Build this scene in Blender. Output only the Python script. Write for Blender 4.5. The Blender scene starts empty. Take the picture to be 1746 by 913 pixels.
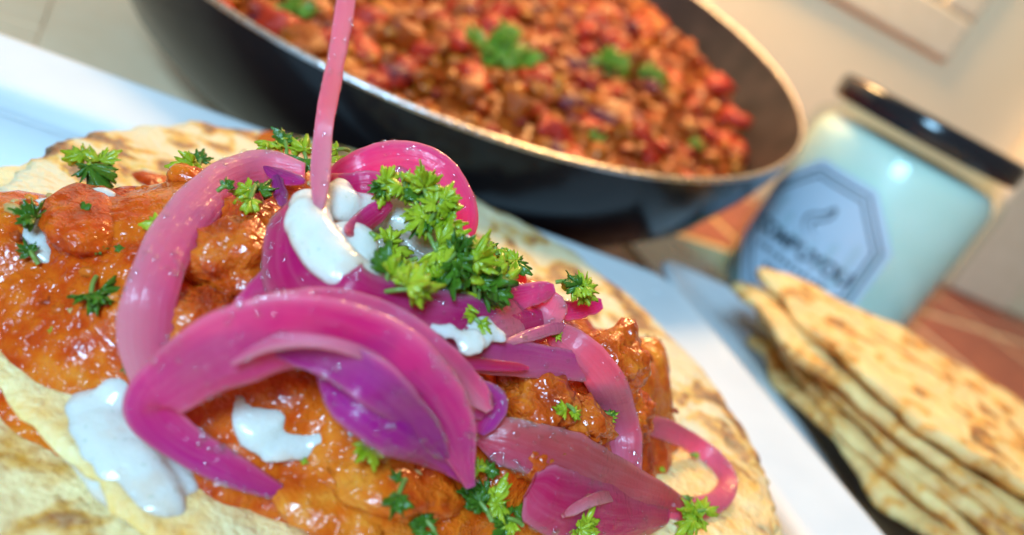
import bpy, bmesh, math, random
import numpy as np
from mathutils import Vector, noise as mnoise
random.seed(7); rng = np.random.default_rng(7)
scn = bpy.context.scene
col = scn.collection
CM = 0.01                      # everything below is written in centimetres
PI = math.pi

# ------------------------------------------------------------------ camera
ROLL, PITCH, FPX, W0, H0 = math.radians(28), math.radians(22), 1400.0, 1746.0, 913.0
CAM = np.array([0, 0, 7.0])
_up0 = np.array([0, math.sin(PITCH), math.cos(PITCH)]); _rt0 = np.array([1.0, 0, 0])
FWD = np.array([0, math.cos(PITCH), -math.sin(PITCH)])
RT = math.cos(ROLL) * _rt0 + math.sin(ROLL) * _up0
UP = -math.sin(ROLL) * _rt0 + math.cos(ROLL) * _up0
cd = bpy.data.cameras.new('camera'); cam = bpy.data.objects.new('camera', cd); col.objects.link(cam)
cd.sensor_width = 36; cd.lens = 36 * FPX / W0
cd.clip_start = 0.003; cd.clip_end = 20
from mathutils import Matrix
cam.matrix_world = Matrix(((RT[0], UP[0], -FWD[0], CAM[0] * CM), (RT[1], UP[1], -FWD[1], CAM[1] * CM),
                           (RT[2], UP[2], -FWD[2], CAM[2] * CM), (0, 0, 0, 1)))
cd.dof.use_dof = True; cd.dof.focus_distance = 0.104; cd.dof.aperture_fstop = 12.5
scn.camera = cam
scn.view_settings.view_transform = 'Standard'; scn.view_settings.look = 'None'
scn.view_settings.exposure = 0.08; scn.view_settings.gamma = 1.0
scn.cycles.use_denoising = True
scn.cycles.max_bounces = 7; scn.cycles.transparent_max_bounces = 10
scn.cycles.sample_clamp_indirect = 6.0
scn.cycles.caustics_reflective = False; scn.cycles.caustics_refractive = False

# ------------------------------------------------------------------ light: a dim room, a warm kitchen lamp behind, a cool window in front
world = bpy.data.worlds.new('World'); scn.world = world; world.use_nodes = True
world.node_tree.nodes['Background'].inputs[0].default_value = (1.0, 0.70, 0.43, 1)
world.node_tree.nodes['Background'].inputs[1].default_value = 0.20
def lamp(name, loc, target, size, power, color, size_y=None):
    l = bpy.data.lights.new(name, 'AREA'); l.shape = 'RECTANGLE' if size_y else 'DISK'; l.size = size * CM
    if size_y: l.size_y = size_y * CM
    l.energy = power; l.color = color
    o = bpy.data.objects.new(name, l); col.objects.link(o)
    o.location = Vector(loc) * CM
    o.rotation_euler = (Vector(target) - Vector(loc)).to_track_quat('-Z', 'Y').to_euler()
    return o
wl_ = bpy.data.lights.new('warm_kitchen_lamp', 'POINT'); wl_.energy = 4.6; wl_.color = (1.0, 0.60, 0.24); wl_.shadow_soft_size = 3.6 * CM
wo_ = bpy.data.objects.new('warm_kitchen_lamp', wl_); col.objects.link(wo_); wo_.location = Vector((-2, 43.5, 25)) * CM
lamp('cool_window_light', (-14, -45, 50), (2, 18, 0), 22, 10.2, (0.36, 0.70, 1.0), 28)

# ------------------------------------------------------------------ helpers
def ray(px, py):
    d = FWD + (px - W0 / 2) / FPX * RT - (py - H0 / 2) / FPX * UP
    return d / np.linalg.norm(d)
def onz(px, py, z):
    d = ray(px, py); return CAM + d * ((z - CAM[2]) / d[2])
def unit(v):
    v = np.asarray(v, float); n = np.linalg.norm(v); return v / n if n > 1e-9 else v
def nz(p, s=1.0, seed=0.0):
    return mnoise.noise(Vector((p[0] * s + seed * 17.3, p[1] * s - seed * 5.1, (p[2] if len(p) > 2 else 0) * s + seed * 3.7)))
ORG = {}
def link(name, data, parent=None, origin=None):
    o = bpy.data.objects.new(name, data); col.objects.link(o)
    po = ORG[parent.name] if parent else np.zeros(3)
    og = np.array(origin if origin is not None else po, float)
    o.location = Vector((og - po) * CM)
    if parent: o.parent = parent
    ORG[o.name] = og
    return o
def tag(o, label=None, cat=None, group=None, kind=None):
    if label: o['label'] = label
    if cat: o['category'] = cat
    if group: o['group'] = group
    if kind: o['kind'] = kind
    return o
def thing(name, base, label, cat, group=None):
    return tag(link(name, None, None, base), label, cat, group)
def meshdata(name, v, f, mat, smooth=True, colors=None):
    me = bpy.data.meshes.new(name)
    me.from_pydata([tuple(x) for x in (np.asarray(v) * CM)], [], f)
    if smooth: me.polygons.foreach_set('use_smooth', [True] * len(me.polygons))
    if colors is not None:
        a = me.color_attributes.new('Col', 'FLOAT_COLOR', 'POINT')
        c = np.ones((len(v), 4)); c[:, :3] = colors; a.data.foreach_set('color', c.ravel())
    me.materials.append(mat); me.update()
    return me
def mesh(name, v, f, mat, parent=None, origin=None, smooth=True, colors=None):
    v = np.asarray(v, float)
    if origin is None:
        origin = ORG[parent.name] if parent else np.array([v[:, 0].mean(), v[:, 1].mean(), v[:, 2].min()])
    return link(name, meshdata(name, v - origin, f, mat, smooth, colors), parent, origin)
def gridfaces(nu, nv, cu=False, cv=False):
    f = []
    for i in range(nu if cu else nu - 1):
        for j in range(nv if cv else nv - 1):
            a, b = i, (i + 1) % nu; c, d = j, (j + 1) % nv
            f.append((a * nv + c, b * nv + c, b * nv + d, a * nv + d))
    return f
def lathe(prof, n=96):
    """profile [(r,z)] -> verts, faces about z"""
    v = [(r * math.cos(2 * PI * k / n), r * math.sin(2 * PI * k / n), z) for k in range(n) for r, z in prof]
    return np.array(v), gridfaces(n, len(prof), cu=True)
def spline(pts, n):
    """Catmull-Rom through rows of pts"""
    P = np.asarray(pts, float); P = np.vstack([2 * P[0] - P[1], P, 2 * P[-1] - P[-2]])
    m = len(P) - 3; out = []
    for k in range(n):
        t = k / (n - 1) * m; i = min(int(t), m - 1); t -= i
        a, b, c, d = P[i:i + 4]
        out.append(.5 * (2 * b + (c - a) * t + (2 * a - 5 * b + 4 * c - d) * t * t + (3 * b - a - 3 * c + d) * t ** 3))
    return np.array(out)
def box(x0, x1, y0, y1, z0, z1):
    v = [(x, y, z) for x in (x0, x1) for y in (y0, y1) for z in (z0, z1)]
    return np.array(v, float), [(0, 1, 3, 2), (4, 6, 7, 5), (0, 4, 5, 1), (2, 3, 7, 6), (0, 2, 6, 4), (1, 5, 7, 3)]
def bevel(o, w, seg=2):
    m = o.modifiers.new('bevel', 'BEVEL'); m.width = w * CM; m.segments = seg; m.limit_method = 'ANGLE'

# ------------------------------------------------------------------ materials
class NT:
    def __init__(self, name):
        self.m = bpy.data.materials.new(name); self.m.use_nodes = True
        self.t = self.m.node_tree; self.b = self.t.nodes['Principled BSDF']
        tc = self.n('ShaderNodeTexCoord'); mp = self.n('ShaderNodeVectorMath', operation='SCALE'); mp.inputs[3].default_value = 100
        self.l(tc.outputs['Object'], mp.inputs[0]); self.co = mp.outputs[0]
    def n(self, ty, **k):
        x = self.t.nodes.new(ty)
        for a, b in k.items(): setattr(x, a, b)
        return x
    def l(self, a, b): self.t.links.new(a, b)
    def noise(self, scale, detail=3, rough=.55, dist=0):
        x = self.n('ShaderNodeTexNoise'); x.inputs['Scale'].default_value = scale; x.inputs['Detail'].default_value = detail
        x.inputs['Roughness'].default_value = rough; x.inputs['Distortion'].default_value = dist
        self.l(self.co, x.inputs['Vector']); return x.outputs['Fac']
    def voro(self, scale, feature='F1'):
        x = self.n('ShaderNodeTexVoronoi', feature=feature); x.inputs['Scale'].default_value = scale
        self.l(self.co, x.inputs['Vector']); return x.outputs['Distance']
    def ramp(self, fac, stops):
        x = self.n('ShaderNodeValToRGB'); e = x.color_ramp.elements
        while len(e) < len(stops): e.new(.5)
        for q, (p, c) in zip(e, stops): q.position = p; q.color = (*c, 1) if len(c) == 3 else c
        self.l(fac, x.inputs[0]); return x.outputs[0]
    def mix(self, fac, a, b, blend='MIX'):
        x = self.n('ShaderNodeMix', data_type='RGBA', blend_type=blend)
        for s, v in ((0, fac), (6, a), (7, b)):
            if hasattr(v, 'links') or hasattr(v, 'is_linked'): self.l(v, x.inputs[s])
            else: x.inputs[s].default_value = (*v, 1) if isinstance(v, tuple) and len(v) == 3 else v
        return x.outputs[2]
    def add(self, a, b, op='ADD'):
        x = self.n('ShaderNodeMath', operation=op)
        for i, v in enumerate((a, b)):
            if hasattr(v, 'is_linked'): self.l(v, x.inputs[i])
            else: x.inputs[i].default_value = v
        return x.outputs[0]
    def bump(self, h, dist, strength=1.0, prev=None, coat_only=False):
        x = self.n('ShaderNodeBump'); x.inputs['Strength'].default_value = strength; x.inputs['Distance'].default_value = dist * CM
        self.l(h, x.inputs['Height'])
        if prev is not None: self.l(prev, x.inputs['Normal'])
        if not coat_only: self.l(x.outputs[0], self.b.inputs['Normal'])
        self.l(x.outputs[0], self.b.inputs['Coat Normal']); return x.outputs[0]
    def set(self, **k):
        for a, v in k.items():
            s = self.b.inputs[a.replace('_', ' ')]
            if hasattr(v, 'is_linked'): self.l(v, s)
            else: s.default_value = (*v, 1) if isinstance(v, tuple) and len(v) == 3 and s.type == 'RGBA' else v
        return self
    def sss(self, w, scale, rad=(1, .45, .3)):
        self.b.inputs['Subsurface Weight'].default_value = w; self.b.inputs['Subsurface Radius'].default_value = rad
        self.b.inputs['Subsurface Scale'].default_value = scale * CM
        return self
    def attr(self, name='Col'):
        x = self.n('ShaderNodeAttribute', attribute_name=name); return x.outputs['Color']
    def translucent(self, fac, color):
        tr = self.n('ShaderNodeBsdfTranslucent'); mx = self.n('ShaderNodeMixShader'); mx.inputs[0].default_value = fac
        if hasattr(color, 'is_linked'): self.l(color, tr.inputs[0])
        else: tr.inputs[0].default_value = (*color, 1)
        out = self.t.nodes['Material Output']
        self.l(self.b.outputs[0], mx.inputs[1]); self.l(tr.outputs[0], mx.inputs[2]); self.l(mx.outputs[0], out.inputs[0])
M = {}
def make_materials():
    k = NT('glazed_white_porcelain'); k.set(Base_Color=k.ramp(k.noise(.6, 2), [(.3, (.66, .68, .69)), (.7, (.72, .73, .73))]), Roughness=.38, Specular_IOR_Level=.35)
    k.bump(k.noise(.8, 2), .01, .4); M['plate'] = k.m
    # tortilla: pale dough, yellow halo and brown scorch marks that belong to the bread
    def bread(name, pale, yellow, brown, thr, sc, dark=(.10, .035, .012), soak=False, toast=False):
        k = NT(name)
        spots = k.noise(sc, 3, .5, .4); big = k.noise(sc * .35, 2)
        sp = k.add(spots, k.add(big, .25, 'MULTIPLY'))
        c = k.ramp(sp, [(0, pale), (thr - .10, pale), (thr - .03, yellow), (thr + .03, brown), (thr + .12, dark)])
        if toast: c = k.mix(k.add(k.attr(), k.ramp(k.noise(1.1, 3), [(.38, (.15, .15, .15)), (.60, (1, 1, 1))]), 'MULTIPLY'), c, k.mix(k.noise(2.5, 3), (.80, .26, .02), (.36, .09, .015)))
        if soak:
            sp_ = k.n('ShaderNodeSeparateXYZ'); k.l(k.co, sp_.inputs[0])
            c = k.mix(k.ramp(k.add(k.add(k.add(sp_.outputs[1], -.09, 'MULTIPLY'), k.add(sp_.outputs[0], .035, 'MULTIPLY')), k.noise(.6, 3)), [(.62, (0, 0, 0)), (.80, (.95, .95, .95))]), c, k.mix(k.ramp(k.noise(1.1, 4), [(.35, (0, 0, 0)), (.65, (1, 1, 1))]), (.95, .46, .08), (.95, .72, .36)))
        c = k.mix(k.ramp(k.noise(9, 4), [(.35, (0, 0, 0)), (.75, (.35, .35, .35))]), c, tuple(min(1, x * 1.15) for x in pale))
        k.set(Base_Color=c, Roughness=.5).sss(.35, .25, (1, .6, .3))
        n1 = k.bump(k.noise(1.6, 3), .28, .7); n2 = k.bump(k.noise(9, 4), .08, .7, n1)
        return k.m
    M['flatbread'] = bread('griddled_flatbread', (.95, .64, .26), (.93, .40, .05), (.46, .13, .02), .73, 1.5, toast=True)
    M['tortilla'] = bread('corn_tortilla', (.74, .62, .38), (.76, .42, .06), (.38, .12, .03), .69, 1.5, soak=True)
    M['tortilla_oily'] = bread('oily_corn_tortilla', (.94, .66, .32), (.72, .33, .04), (.40, .13, .03), .74, 1.1)
    # filling
    k = NT('saucy_filling')
    a = k.noise(1.0, 3); b = k.noise(4.5, 4)
    c = k.ramp(k.add(k.add(a, .65, 'MULTIPLY'), k.add(b, .35, 'MULTIPLY')), [(.32, (.24, .016, .002)), (.43, (.52, .050, .003)), (.55, (.66, .125, .006)), (.70, (.74, .25, .025))])
    k.set(Base_Color=c, Roughness=k.ramp(k.noise(3, 3), [(.35, (.10, .10, .10)), (.7, (.26, .26, .26))]), Specular_IOR_Level=.35).sss(.3, .3, (1, .3, .08))
    k.b.inputs['Coat Weight'].default_value = .25; k.b.inputs['Coat Roughness'].default_value = .04
    n1 = k.bump(k.noise(2.6, 3), .11, .5); k.bump(k.ramp(k.noise(9, 2), [(.45, (0, 0, 0)), (.62, (1, 1, 1))]), .03, .5, n1); M['filling'] = k.m
    k = NT('crumbly_chunk')
    a = k.noise(2.0, 4)
    c = k.ramp(a, [(.3, (.30, .022, .003)), (.48, (.56, .07, .004)), (.7, (.70, .17, .012))])
    k.set(Base_Color=c, Roughness=.28, Specular_IOR_Level=.4).sss(.35, .25, (1, .35, .12)); k.b.inputs['Coat Weight'].default_value = .6; k.b.inputs['Coat Roughness'].default_value = .06
    n1 = k.bump(k.noise(4, 3), .14, .6); k.bump(k.voro(12), .04, .6, n1); M['chunk'] = k.m
    # onion
    k = NT('pickled_onion'); c = k.attr()
    sv = k.n('ShaderNodeAttribute', attribute_name='Strip'); mpv = k.n('ShaderNodeVectorMath', operation='MULTIPLY'); mpv.inputs[1].default_value = (2.2, 5.0, 9.0); k.l(sv.outputs['Vector'], mpv.inputs[0])
    vn = k.n('ShaderNodeTexNoise'); vn.inputs['Scale'].default_value = 1.0; vn.inputs['Detail'].default_value = 3; k.l(mpv.outputs[0], vn.inputs['Vector'])
    spx = k.n('ShaderNodeSeparateXYZ'); k.l(sv.outputs['Vector'], spx.inputs[0]); edge = k.add(k.add(spx.outputs[1], 0.0, 'ADD'), 6.0, 'POWER')
    c = k.mix(k.ramp(vn.outputs['Fac'], [(.42, (0, 0, 0)), (.78, (.20, .20, .20))]), c, (.88, .36, .44))
    c = k.mix(k.ramp(k.noise(.9, 2), [(.42, (0, 0, 0)), (.7, (.25, .25, .25))]), c, (.86, .30, .36))
    k.set(Base_Color=c, Roughness=.30, Specular_IOR_Level=.35).sss(.5, .35, (1, .3, .5)); k.b.inputs['Coat Weight'].default_value = .8; k.b.inputs['Coat Roughness'].default_value = .05
    n1 = k.bump(vn.outputs['Fac'], .03, .5); n1 = k.bump(k.noise(2.2, 3, .5), .06, .35, n1)
    wet = k.add(k.ramp(k.voro(9), [(0, (1, 1, 1)), (.2, (.7, .7, .7)), (.45, (0, 0, 0))]), k.ramp(k.noise(1.3, 2), [(.40, (0, 0, 0)), (.56, (1, 1, 1))]), 'MULTIPLY')
    n2 = k.bump(wet, .07, 1.0, n1, True); k.bump(k.noise(16, 2), .03, .6, n2, True)
    k.translucent(.50, c); M['onion'] = k.m
    k = NT('water_bead'); gl = k.n('ShaderNodeBsdfGlossy'); gl.inputs['Roughness'].default_value = .03; tr = k.n('ShaderNodeBsdfTransparent')
    fr_ = k.n('ShaderNodeLayerWeight'); fr_.inputs[0].default_value = .5; mx = k.n('ShaderNodeMixShader'); mx.inputs[0].default_value = .11; k.l(tr.outputs[0], mx.inputs[1]); k.l(gl.outputs[0], mx.inputs[2]); k.l(mx.outputs[0], k.t.nodes['Material Output'].inputs[0]); M['bead'] = k.m
    # cream
    k = NT('thick_white_cream'); k.set(Base_Color=k.mix(k.ramp(k.noise(14, 2), [(.66, (0, 0, 0)), (.74, (.5, .5, .5))]), k.mix(k.ramp(k.noise(1.8, 3), [(.50, (0, 0, 0)), (.72, (.55, .55, .55))]), (.68, .65, .57), (.70, .42, .24)), (.36, .44, .30)), Roughness=.2).sss(.6, .4, (1, .85, .65))
    k.b.inputs['Coat Weight'].default_value = .3; k.bump(k.noise(5, 3), .06, .5); M['cream'] = k.m
    # parsley
    def green(name, a, b, coat=.35):
        k = NT(name); c = k.ramp(k.noise(3.5, 3), [(.3, a), (.7, b)])
        k.set(Base_Color=c, Roughness=.32); k.b.inputs['Coat Weight'].default_value = coat; k.b.inputs['Coat Roughness'].default_value = .12
        k.bump(k.noise(10, 3), .05, .6); k.translucent(.46, c); return k.m
    M['parsley'] = green('curly_parsley', (.32, .46, .006), (.70, .74, .05))
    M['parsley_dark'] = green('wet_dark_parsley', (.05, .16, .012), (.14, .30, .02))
    M['stem'] = green('parsley_stem', (.25, .40, .06), (.36, .48, .12), .1)
    M['coriander'] = green('coriander_leaf', (.16, .34, .02), (.36, .56, .05))
    # pan
    k = NT('black_enamel'); k.set(Base_Color=(.008, .008, .010), Roughness=.2, Specular_IOR_Level=.3); k.bump(k.noise(1.5, 2), .01, .5); M['pan_out'] = k.m
    k = NT('worn_nonstick'); k.set(Base_Color=k.ramp(k.noise(.8, 4), [(.35, (.022, .015, .011)), (.7, (.06, .038, .026))]), Roughness=.42); k.bump(k.noise(20, 2), .01, .4); M['pan_in'] = k.m
    k = NT('bare_rolled_steel'); k.set(Base_Color=(.56, .56, .57), Metallic=1.0, Roughness=k.ramp(k.noise(6, 3), [(.3, (.15, .15, .15)), (.7, (.35, .35, .35))])); k.bump(k.noise(5, 4), .05, .6); M['rim'] = k.m
    def lump(name, a, b, r=.36, sc=2.5):
        k = NT(name); k.set(Base_Color=k.ramp(k.noise(sc, 3), [(.3, a), (.7, b)]), Roughness=r, Specular_IOR_Level=.3).sss(.25, .25, (1, .3, .12)); k.b.inputs['Coat Weight'].default_value = .12; k.b.inputs['Coat Roughness'].default_value = .1
        k.bump(k.noise(5, 3), .12, .7); return k.m
    M['chili_sauce'] = lump('chilli_sauce', (.24, .024, .003), (.44, .085, .005))
    M['mince'] = lump('orange_mince', (.32, .036, .003), (.50, .11, .007))
    M['tomato'] = lump('cooked_red_pepper', (.42, .012, .004), (.62, .035, .008), .26)
    M['bean'] = lump('kidney_bean_skin', (.12, .015, .02), (.26, .03, .03), .15)
    # crumbs with per piece colour
    k = NT('mixed_crumbs'); k.set(Base_Color=k.attr(), Roughness=.34, Specular_IOR_Level=.35); k.bump(k.noise(6, 3), .1, .6); M['crumbs'] = k.m
    # jar
    k = NT('clear_glass'); gl = k.n('ShaderNodeBsdfGlossy'); gl.inputs['Roughness'].default_value = .04; tr = k.n('ShaderNodeBsdfTransparent'); tr.inputs[0].default_value = (.93, .97, .95, 1)
    fr_ = k.n('ShaderNodeLayerWeight'); fr_.inputs[0].default_value = .5; mx = k.n('ShaderNodeMixShader'); k.l(k.add(k.add(k.add(fr_.outputs['Facing'], 5.0, 'POWER'), .5, 'MULTIPLY'), .03), mx.inputs[0]); k.l(tr.outputs[0], mx.inputs[1]); k.l(gl.outputs[0], mx.inputs[2]); k.l(mx.outputs[0], k.t.nodes['Material Output'].inputs[0]); M['glass'] = k.m
    k = NT('pale_cream_contents'); k.set(Base_Color=k.ramp(k.noise(.7, 2), [(.3, (.80, .88, .80)), (.7, (.85, .92, .85))]), Roughness=.35).sss(.3, .4, (1, .9, .7)); M['wax'] = k.m
    k = NT('black_lid_lacquer'); k.set(Base_Color=(.012, .014, .018), Roughness=.14); k.bump(k.noise(3, 2), .006, .5); M['lid'] = k.m
    k = NT('label_paper'); k.set(Base_Color=(.50, .60, .70), Roughness=.5); M['paper'] = k.m
    k = NT('label_ink'); k.set(Base_Color=(.035, .05, .065), Roughness=.6); M['ink'] = k.m
    # table and wall
    def tile(name, a, b, r):
        k = NT(name); k.set(Base_Color=k.ramp(k.noise(.9, 5, .6), [(.3, a), (.7, b)]), Roughness=r); k.bump(k.noise(2.5, 4), .04, .5); return k.m
    M['tile_red'] = tile('terracotta_tile', (.26, .055, .028), (.40, .11, .05), .4)
    M['tile_tan'] = tile('sand_tile', (.92, .58, .34), (.95, .63, .39), .7)
    k = NT('teal_glazed_tile'); k.set(Base_Color=k.ramp(k.noise(.28, 2), [(.40, (.012, .03, .035)), (.48, (.03, .18, .30)), (.7, (.07, .28, .38))]), Roughness=.2); M['tile_teal'] = k.m
    k = NT('grout'); k.set(Base_Color=k.ramp(k.noise(6, 4), [(.3, (.62, .46, .28)), (.7, (.72, .55, .36))]), Roughness=.9); k.bump(k.noise(18, 3), .04); M['grout'] = k.m
    k = NT('painted_plaster'); k.set(Base_Color=k.ramp(k.noise(.15, 4), [(.3, (.90, .70, .43)), (.7, (.93, .74, .47))]), Roughness=.75); k.bump(k.noise(4, 4), .03, .4); M['wall'] = k.m
    k = NT('cream_gloss_wood'); k.set(Base_Color=k.ramp(k.noise(1, 3), [(.3, (.74, .60, .40)), (.7, (.80, .66, .46))]), Roughness=.6); M['trim'] = k.m
    k = NT('picture_print'); k.set(Base_Color=k.ramp(k.noise(.25, 2), [(.35, (.30, .30, .26)), (.52, (.42, .36, .28)), (.62, (.36, .12, .07))]), Roughness=.75); M['print'] = k.m
make_materials()

# ------------------------------------------------------------------ table, wall
TZ = -2.3                                     # table top height; plate face is z = 0
TY = math.radians(33); TU = np.array([math.cos(TY), math.sin(TY), 0]); TV = np.array([-math.sin(TY), math.cos(TY), 0])
T0 = np.array([10.2, 38.9, TZ])
def tl(a, b, z=0.0): return T0 + TU * a + TV * b + np.array([0, 0, z])
v, f = box(-60, 60, -60, 40, -1.2, -.06)
tab = mesh('tabletop', np.array([tl(*p) for p in v]), f, M['grout'], origin=tl(0, 0, -1.2), smooth=False)
tag(tab, kind='structure')
TS = 10.2; tmesh = {}
vis = [(i, j) for i in range(-4, 5) for j in range(-5, 3)]
def tile_kind(i, j):
    c = tl((i + .5) * TS, (j + .5) * TS)
    if (i, j) in ((-1, -1), ): return 'tile_teal'
    return 'tile_tan' if c[0] < -3 else 'tile_red'
for i, j in vis:
    c = tl((i + .5) * TS, (j + .5) * TS, -.18)
    if c[1] < 8 or c[0] > 52 or c[0] < -34: continue
    kd = tile_kind(i, j)
    if kd not in tmesh:
        hs = 5.08 if kd == 'tile_tan' else 4.85; v, f = box(-hs, hs, -hs, hs, 0, .18)
        me = meshdata('tile', v, f, M[kd], smooth=False)
        bm = bmesh.new(); bm.from_mesh(me); bmesh.ops.bevel(bm, geom=[e for e in bm.edges if all(q.co.z > .001 for q in e.verts)], offset=(.03 if kd == 'tile_tan' else .14) * CM, segments=2, affect='EDGES'); bm.to_mesh(me); bm.free()
        tmesh[kd] = me
    o = link('tile', tmesh[kd], tab, c + np.array([0, 0, random.uniform(-.004, .004)]))
    o.rotation_euler = (random.uniform(-.003, .003), random.uniform(-.003, .003), TY + (0 if kd == 'tile_tan' else random.uniform(-.004, .004)))
    if kd == 'tile_teal': o['label'] = 'dark blotched teal glazed tile among the terracotta ones'
WY = math.radians(20); WU = np.array([math.cos(WY), math.sin(WY), 0]); WN = np.array([math.sin(WY), -math.cos(WY), 0]); WP = np.array([30, 60, TZ])
def wl(a, out, z): return WP + WU * a + WN * out + np.array([0, 0, z])
def onwall(px, py, out=0):
    d = ray(px, py); q = WP + WN * out; t = ((q - CAM) @ WN) / (d @ WN); p = CAM + d * t
    return (p - WP) @ WU, p[2] - TZ
v, f = box(-80, 60, -3, 0, -1.2, 90)
tag(mesh('wall', np.array([wl(*p) for p in v]), f, M['wall'], origin=wl(0, 0, -1.2), smooth=False), kind='structure')
# cream casing at the right
a0, _ = onwall(1665, 330); a1, _ = onwall(1746, 350)
v, f = box(a0, a0 + 6.5, .0, 2.2, 0.05, 80)
o = mesh('door_casing', np.array([wl(*p) for p in v]), f, M['trim'], origin=wl(a0, 0, 0.05), smooth=False); bevel(o, .4, 3)
tag(o, 'blurred cream upright casing against the wall behind the jar', 'casing')
# picture frame, only its lower right corner in view
fa, fz = onwall(1640, 118, 2)
fr = thing('picture_frame', wl(fa - 16, 0, fz), 'cream picture frame on the wall, its lower corner in view above the jar', 'picture frame')
FW_, FH_, BW = 30.0, 22.0, 2.6
def fbox(nm, x0, x1, z0, z1, d0, d1, m, par=fr):
    v, f = box(x0, x1, d0, d1, z0, z1); o = mesh(nm, np.array([wl(p[0], p[1], p[2]) for p in v]), f, m, par, smooth=False); bevel(o, .35, 3); return o
fbox('rail', fa - FW_, fa, fz, fz + BW, .0, .6, M['trim']); fbox('rail', fa - FW_, fa, fz + FH_ - BW, fz + FH_, .0, .6, M['trim'])
fbox('stile', fa - BW, fa, fz + BW + .02, fz + FH_ - BW - .02, .0, .6, M['trim']); fbox('stile', fa - FW_, fa - FW_ + BW, fz + BW + .02, fz + FH_ - BW - .02, .0, .6, M['trim'])
fbox('picture', fa - FW_ + BW + .02, fa - BW - .02, fz + BW + .02, fz + FH_ - BW - .02, .1, .35, M['print'])

# ------------------------------------------------------------------ plates
def plate(corners, zt, foot, rad, label, thick=.38, dish=.22, sag=None):
    """rounded quad plate with a slightly raised edge and a foot; corners counter-clockwise"""
    P = np.array(corners, float); n = len(P); out = []
    for i in range(n):
        a, b, c = P[i - 1], P[i], P[(i + 1) % n]
        u = unit(a - b); w = unit(c - b); r = rad[i]
        for t in np.linspace(0, 1, 10):
            out.append((1 - t) ** 2 * (b + u * r) + 2 * t * (1 - t) * b + t * t * (b + w * r))
    O = np.array(out); m = len(O); C = O.mean(0)
    rings = []
    def inset(d):
        q = []
        for i in range(m):
            t = unit(O[(i + 1) % m] - O[i - 1]); nrm = np.array([-t[1], t[0]]); q.append(O[i] + nrm * d)
        return np.array(q)
    spec = [(3.2, zt - dish), (1.8, zt - dish * .85), (.8, zt - dish * .35), (.25, zt - .02), (.12, zt + .005), (.03, zt - .05), (0, zt - .14), (.06, zt - .26), (.3, zt - thick), (2.0, zt - thick - .3), (3.0, zt - thick - .5), (3.3, foot), (3.9, foot)]
    for d, z in spec:
        q = inset(d); rings.append(np.c_[q, np.full(m, z)])
    V = np.vstack(rings); F = []
    for k in range(len(rings) - 1):
        for i in range(m):
            j = (i + 1) % m; F.append((k * m + i, k * m + j, (k + 1) * m + j, (k + 1) * m + i)[::-1])
    ci = len(V); V = np.vstack([V, [C[0], C[1], zt - dish], [C[0], C[1], foot]])
    for i in range(m):
        j = (i + 1) % m; F.append((i, j, ci)); F.append(((len(rings) - 1) * m + j, (len(rings) - 1) * m + i, ci + 1))
    o = mesh('plate', V, F, M['plate'], origin=(C[0], C[1], foot))
    return tag(o, label, 'plate')
plate([(-19.5, 12.2), (-14.5, .8), (16.3, 1.2), (4.15, 22.35)], 0, TZ + .01, (1.2, 1.2, 1.2, 1.1), 'white porcelain plate with a rounded corner, under the topped taco')
plate([(4.2, 26.7), (8.6, 8.0), (30, 16), (22, 31.0)], -.85, TZ + .01, (.8, 1, 1, 1), 'white porcelain plate under the pile of folded flatbreads', thick=.3, dish=.25)

# ------------------------------------------------------------------ tortillas under the taco
def bread_disc(name, c, r, z, thick, seed, mat, wav=.12, edge=.05, lift=.25, n=260, label=None, cat='tortilla', zfun=None):
    rs = [0, .2, .4, .6, .75, .87, .94, .98, 1.0]
    V = []
    def pt(t, q, side):
        e = r * (1 + edge * .6 * nz((math.cos(t) * 1.3, math.sin(t) * 1.3, seed)) + edge * .45 * nz((math.cos(t) * 5, math.sin(t) * 5, seed + 4)) + edge * .30 * nz((math.cos(t) * 14, math.sin(t) * 14, seed + 9)) + edge * .22 * nz((math.cos(t) * 34, math.sin(t) * 34, seed + 12)))
        rr = e * q; x, y = c[0] + rr * math.cos(t), c[1] + rr * math.sin(t)
        h = wav * nz((x * .45, y * .45, seed)) + .05 * nz((x * 1.7, y * 1.7, seed)) + lift * max(0, q - .6) ** 2 * (1 + 1.6 * nz((math.cos(t) * 2, math.sin(t) * 2, seed + 2)))
        th = thick * (1 if q < .9 else (max(0, 1 - ((q - .9) / .1) ** 2) ** .5 * .85 + .15)) * .5
        return (x, y, z + h + side * th)
    for q in rs[1:]:
        for k in range(n): V.append(pt(2 * PI * k / n, q, 1))
    for q in rs[1:][::-1]:
        for k in range(n): V.append(pt(2 * PI * k / n, q, -1))
    nr = len(rs) - 1; F = []
    for a in range(2 * nr - 1):
        for k in range(n):
            j = (k + 1) % n; F.append((a * n + k, (a + 1) * n + k, (a + 1) * n + j, a * n + j))
    V.append(pt(0, 0, 1)); V.append(pt(0, 0, -1)); i0 = len(V) - 2
    for k in range(n):
        j = (k + 1) % n; F.append((i0, k, j)); F.append((i0 + 1, (2 * nr - 1) * n + j, (2 * nr - 1) * n + k))
    return tag(mesh(name, V, F, mat), label, cat)
bread_disc('tortilla', (-.7, 11.6), 7.05, .02, .26, 3.0, M['tortilla_oily'], label='lower oily yellow tortilla showing at the front under the taco', lift=.1, wav=.06)
bread_disc('tortilla', (-.85, 12.45), 6.65, .36, .26, 8.0, M['tortilla'], label='upper pale scorched tortilla directly under the taco filling', lift=.42, wav=.07)

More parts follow.
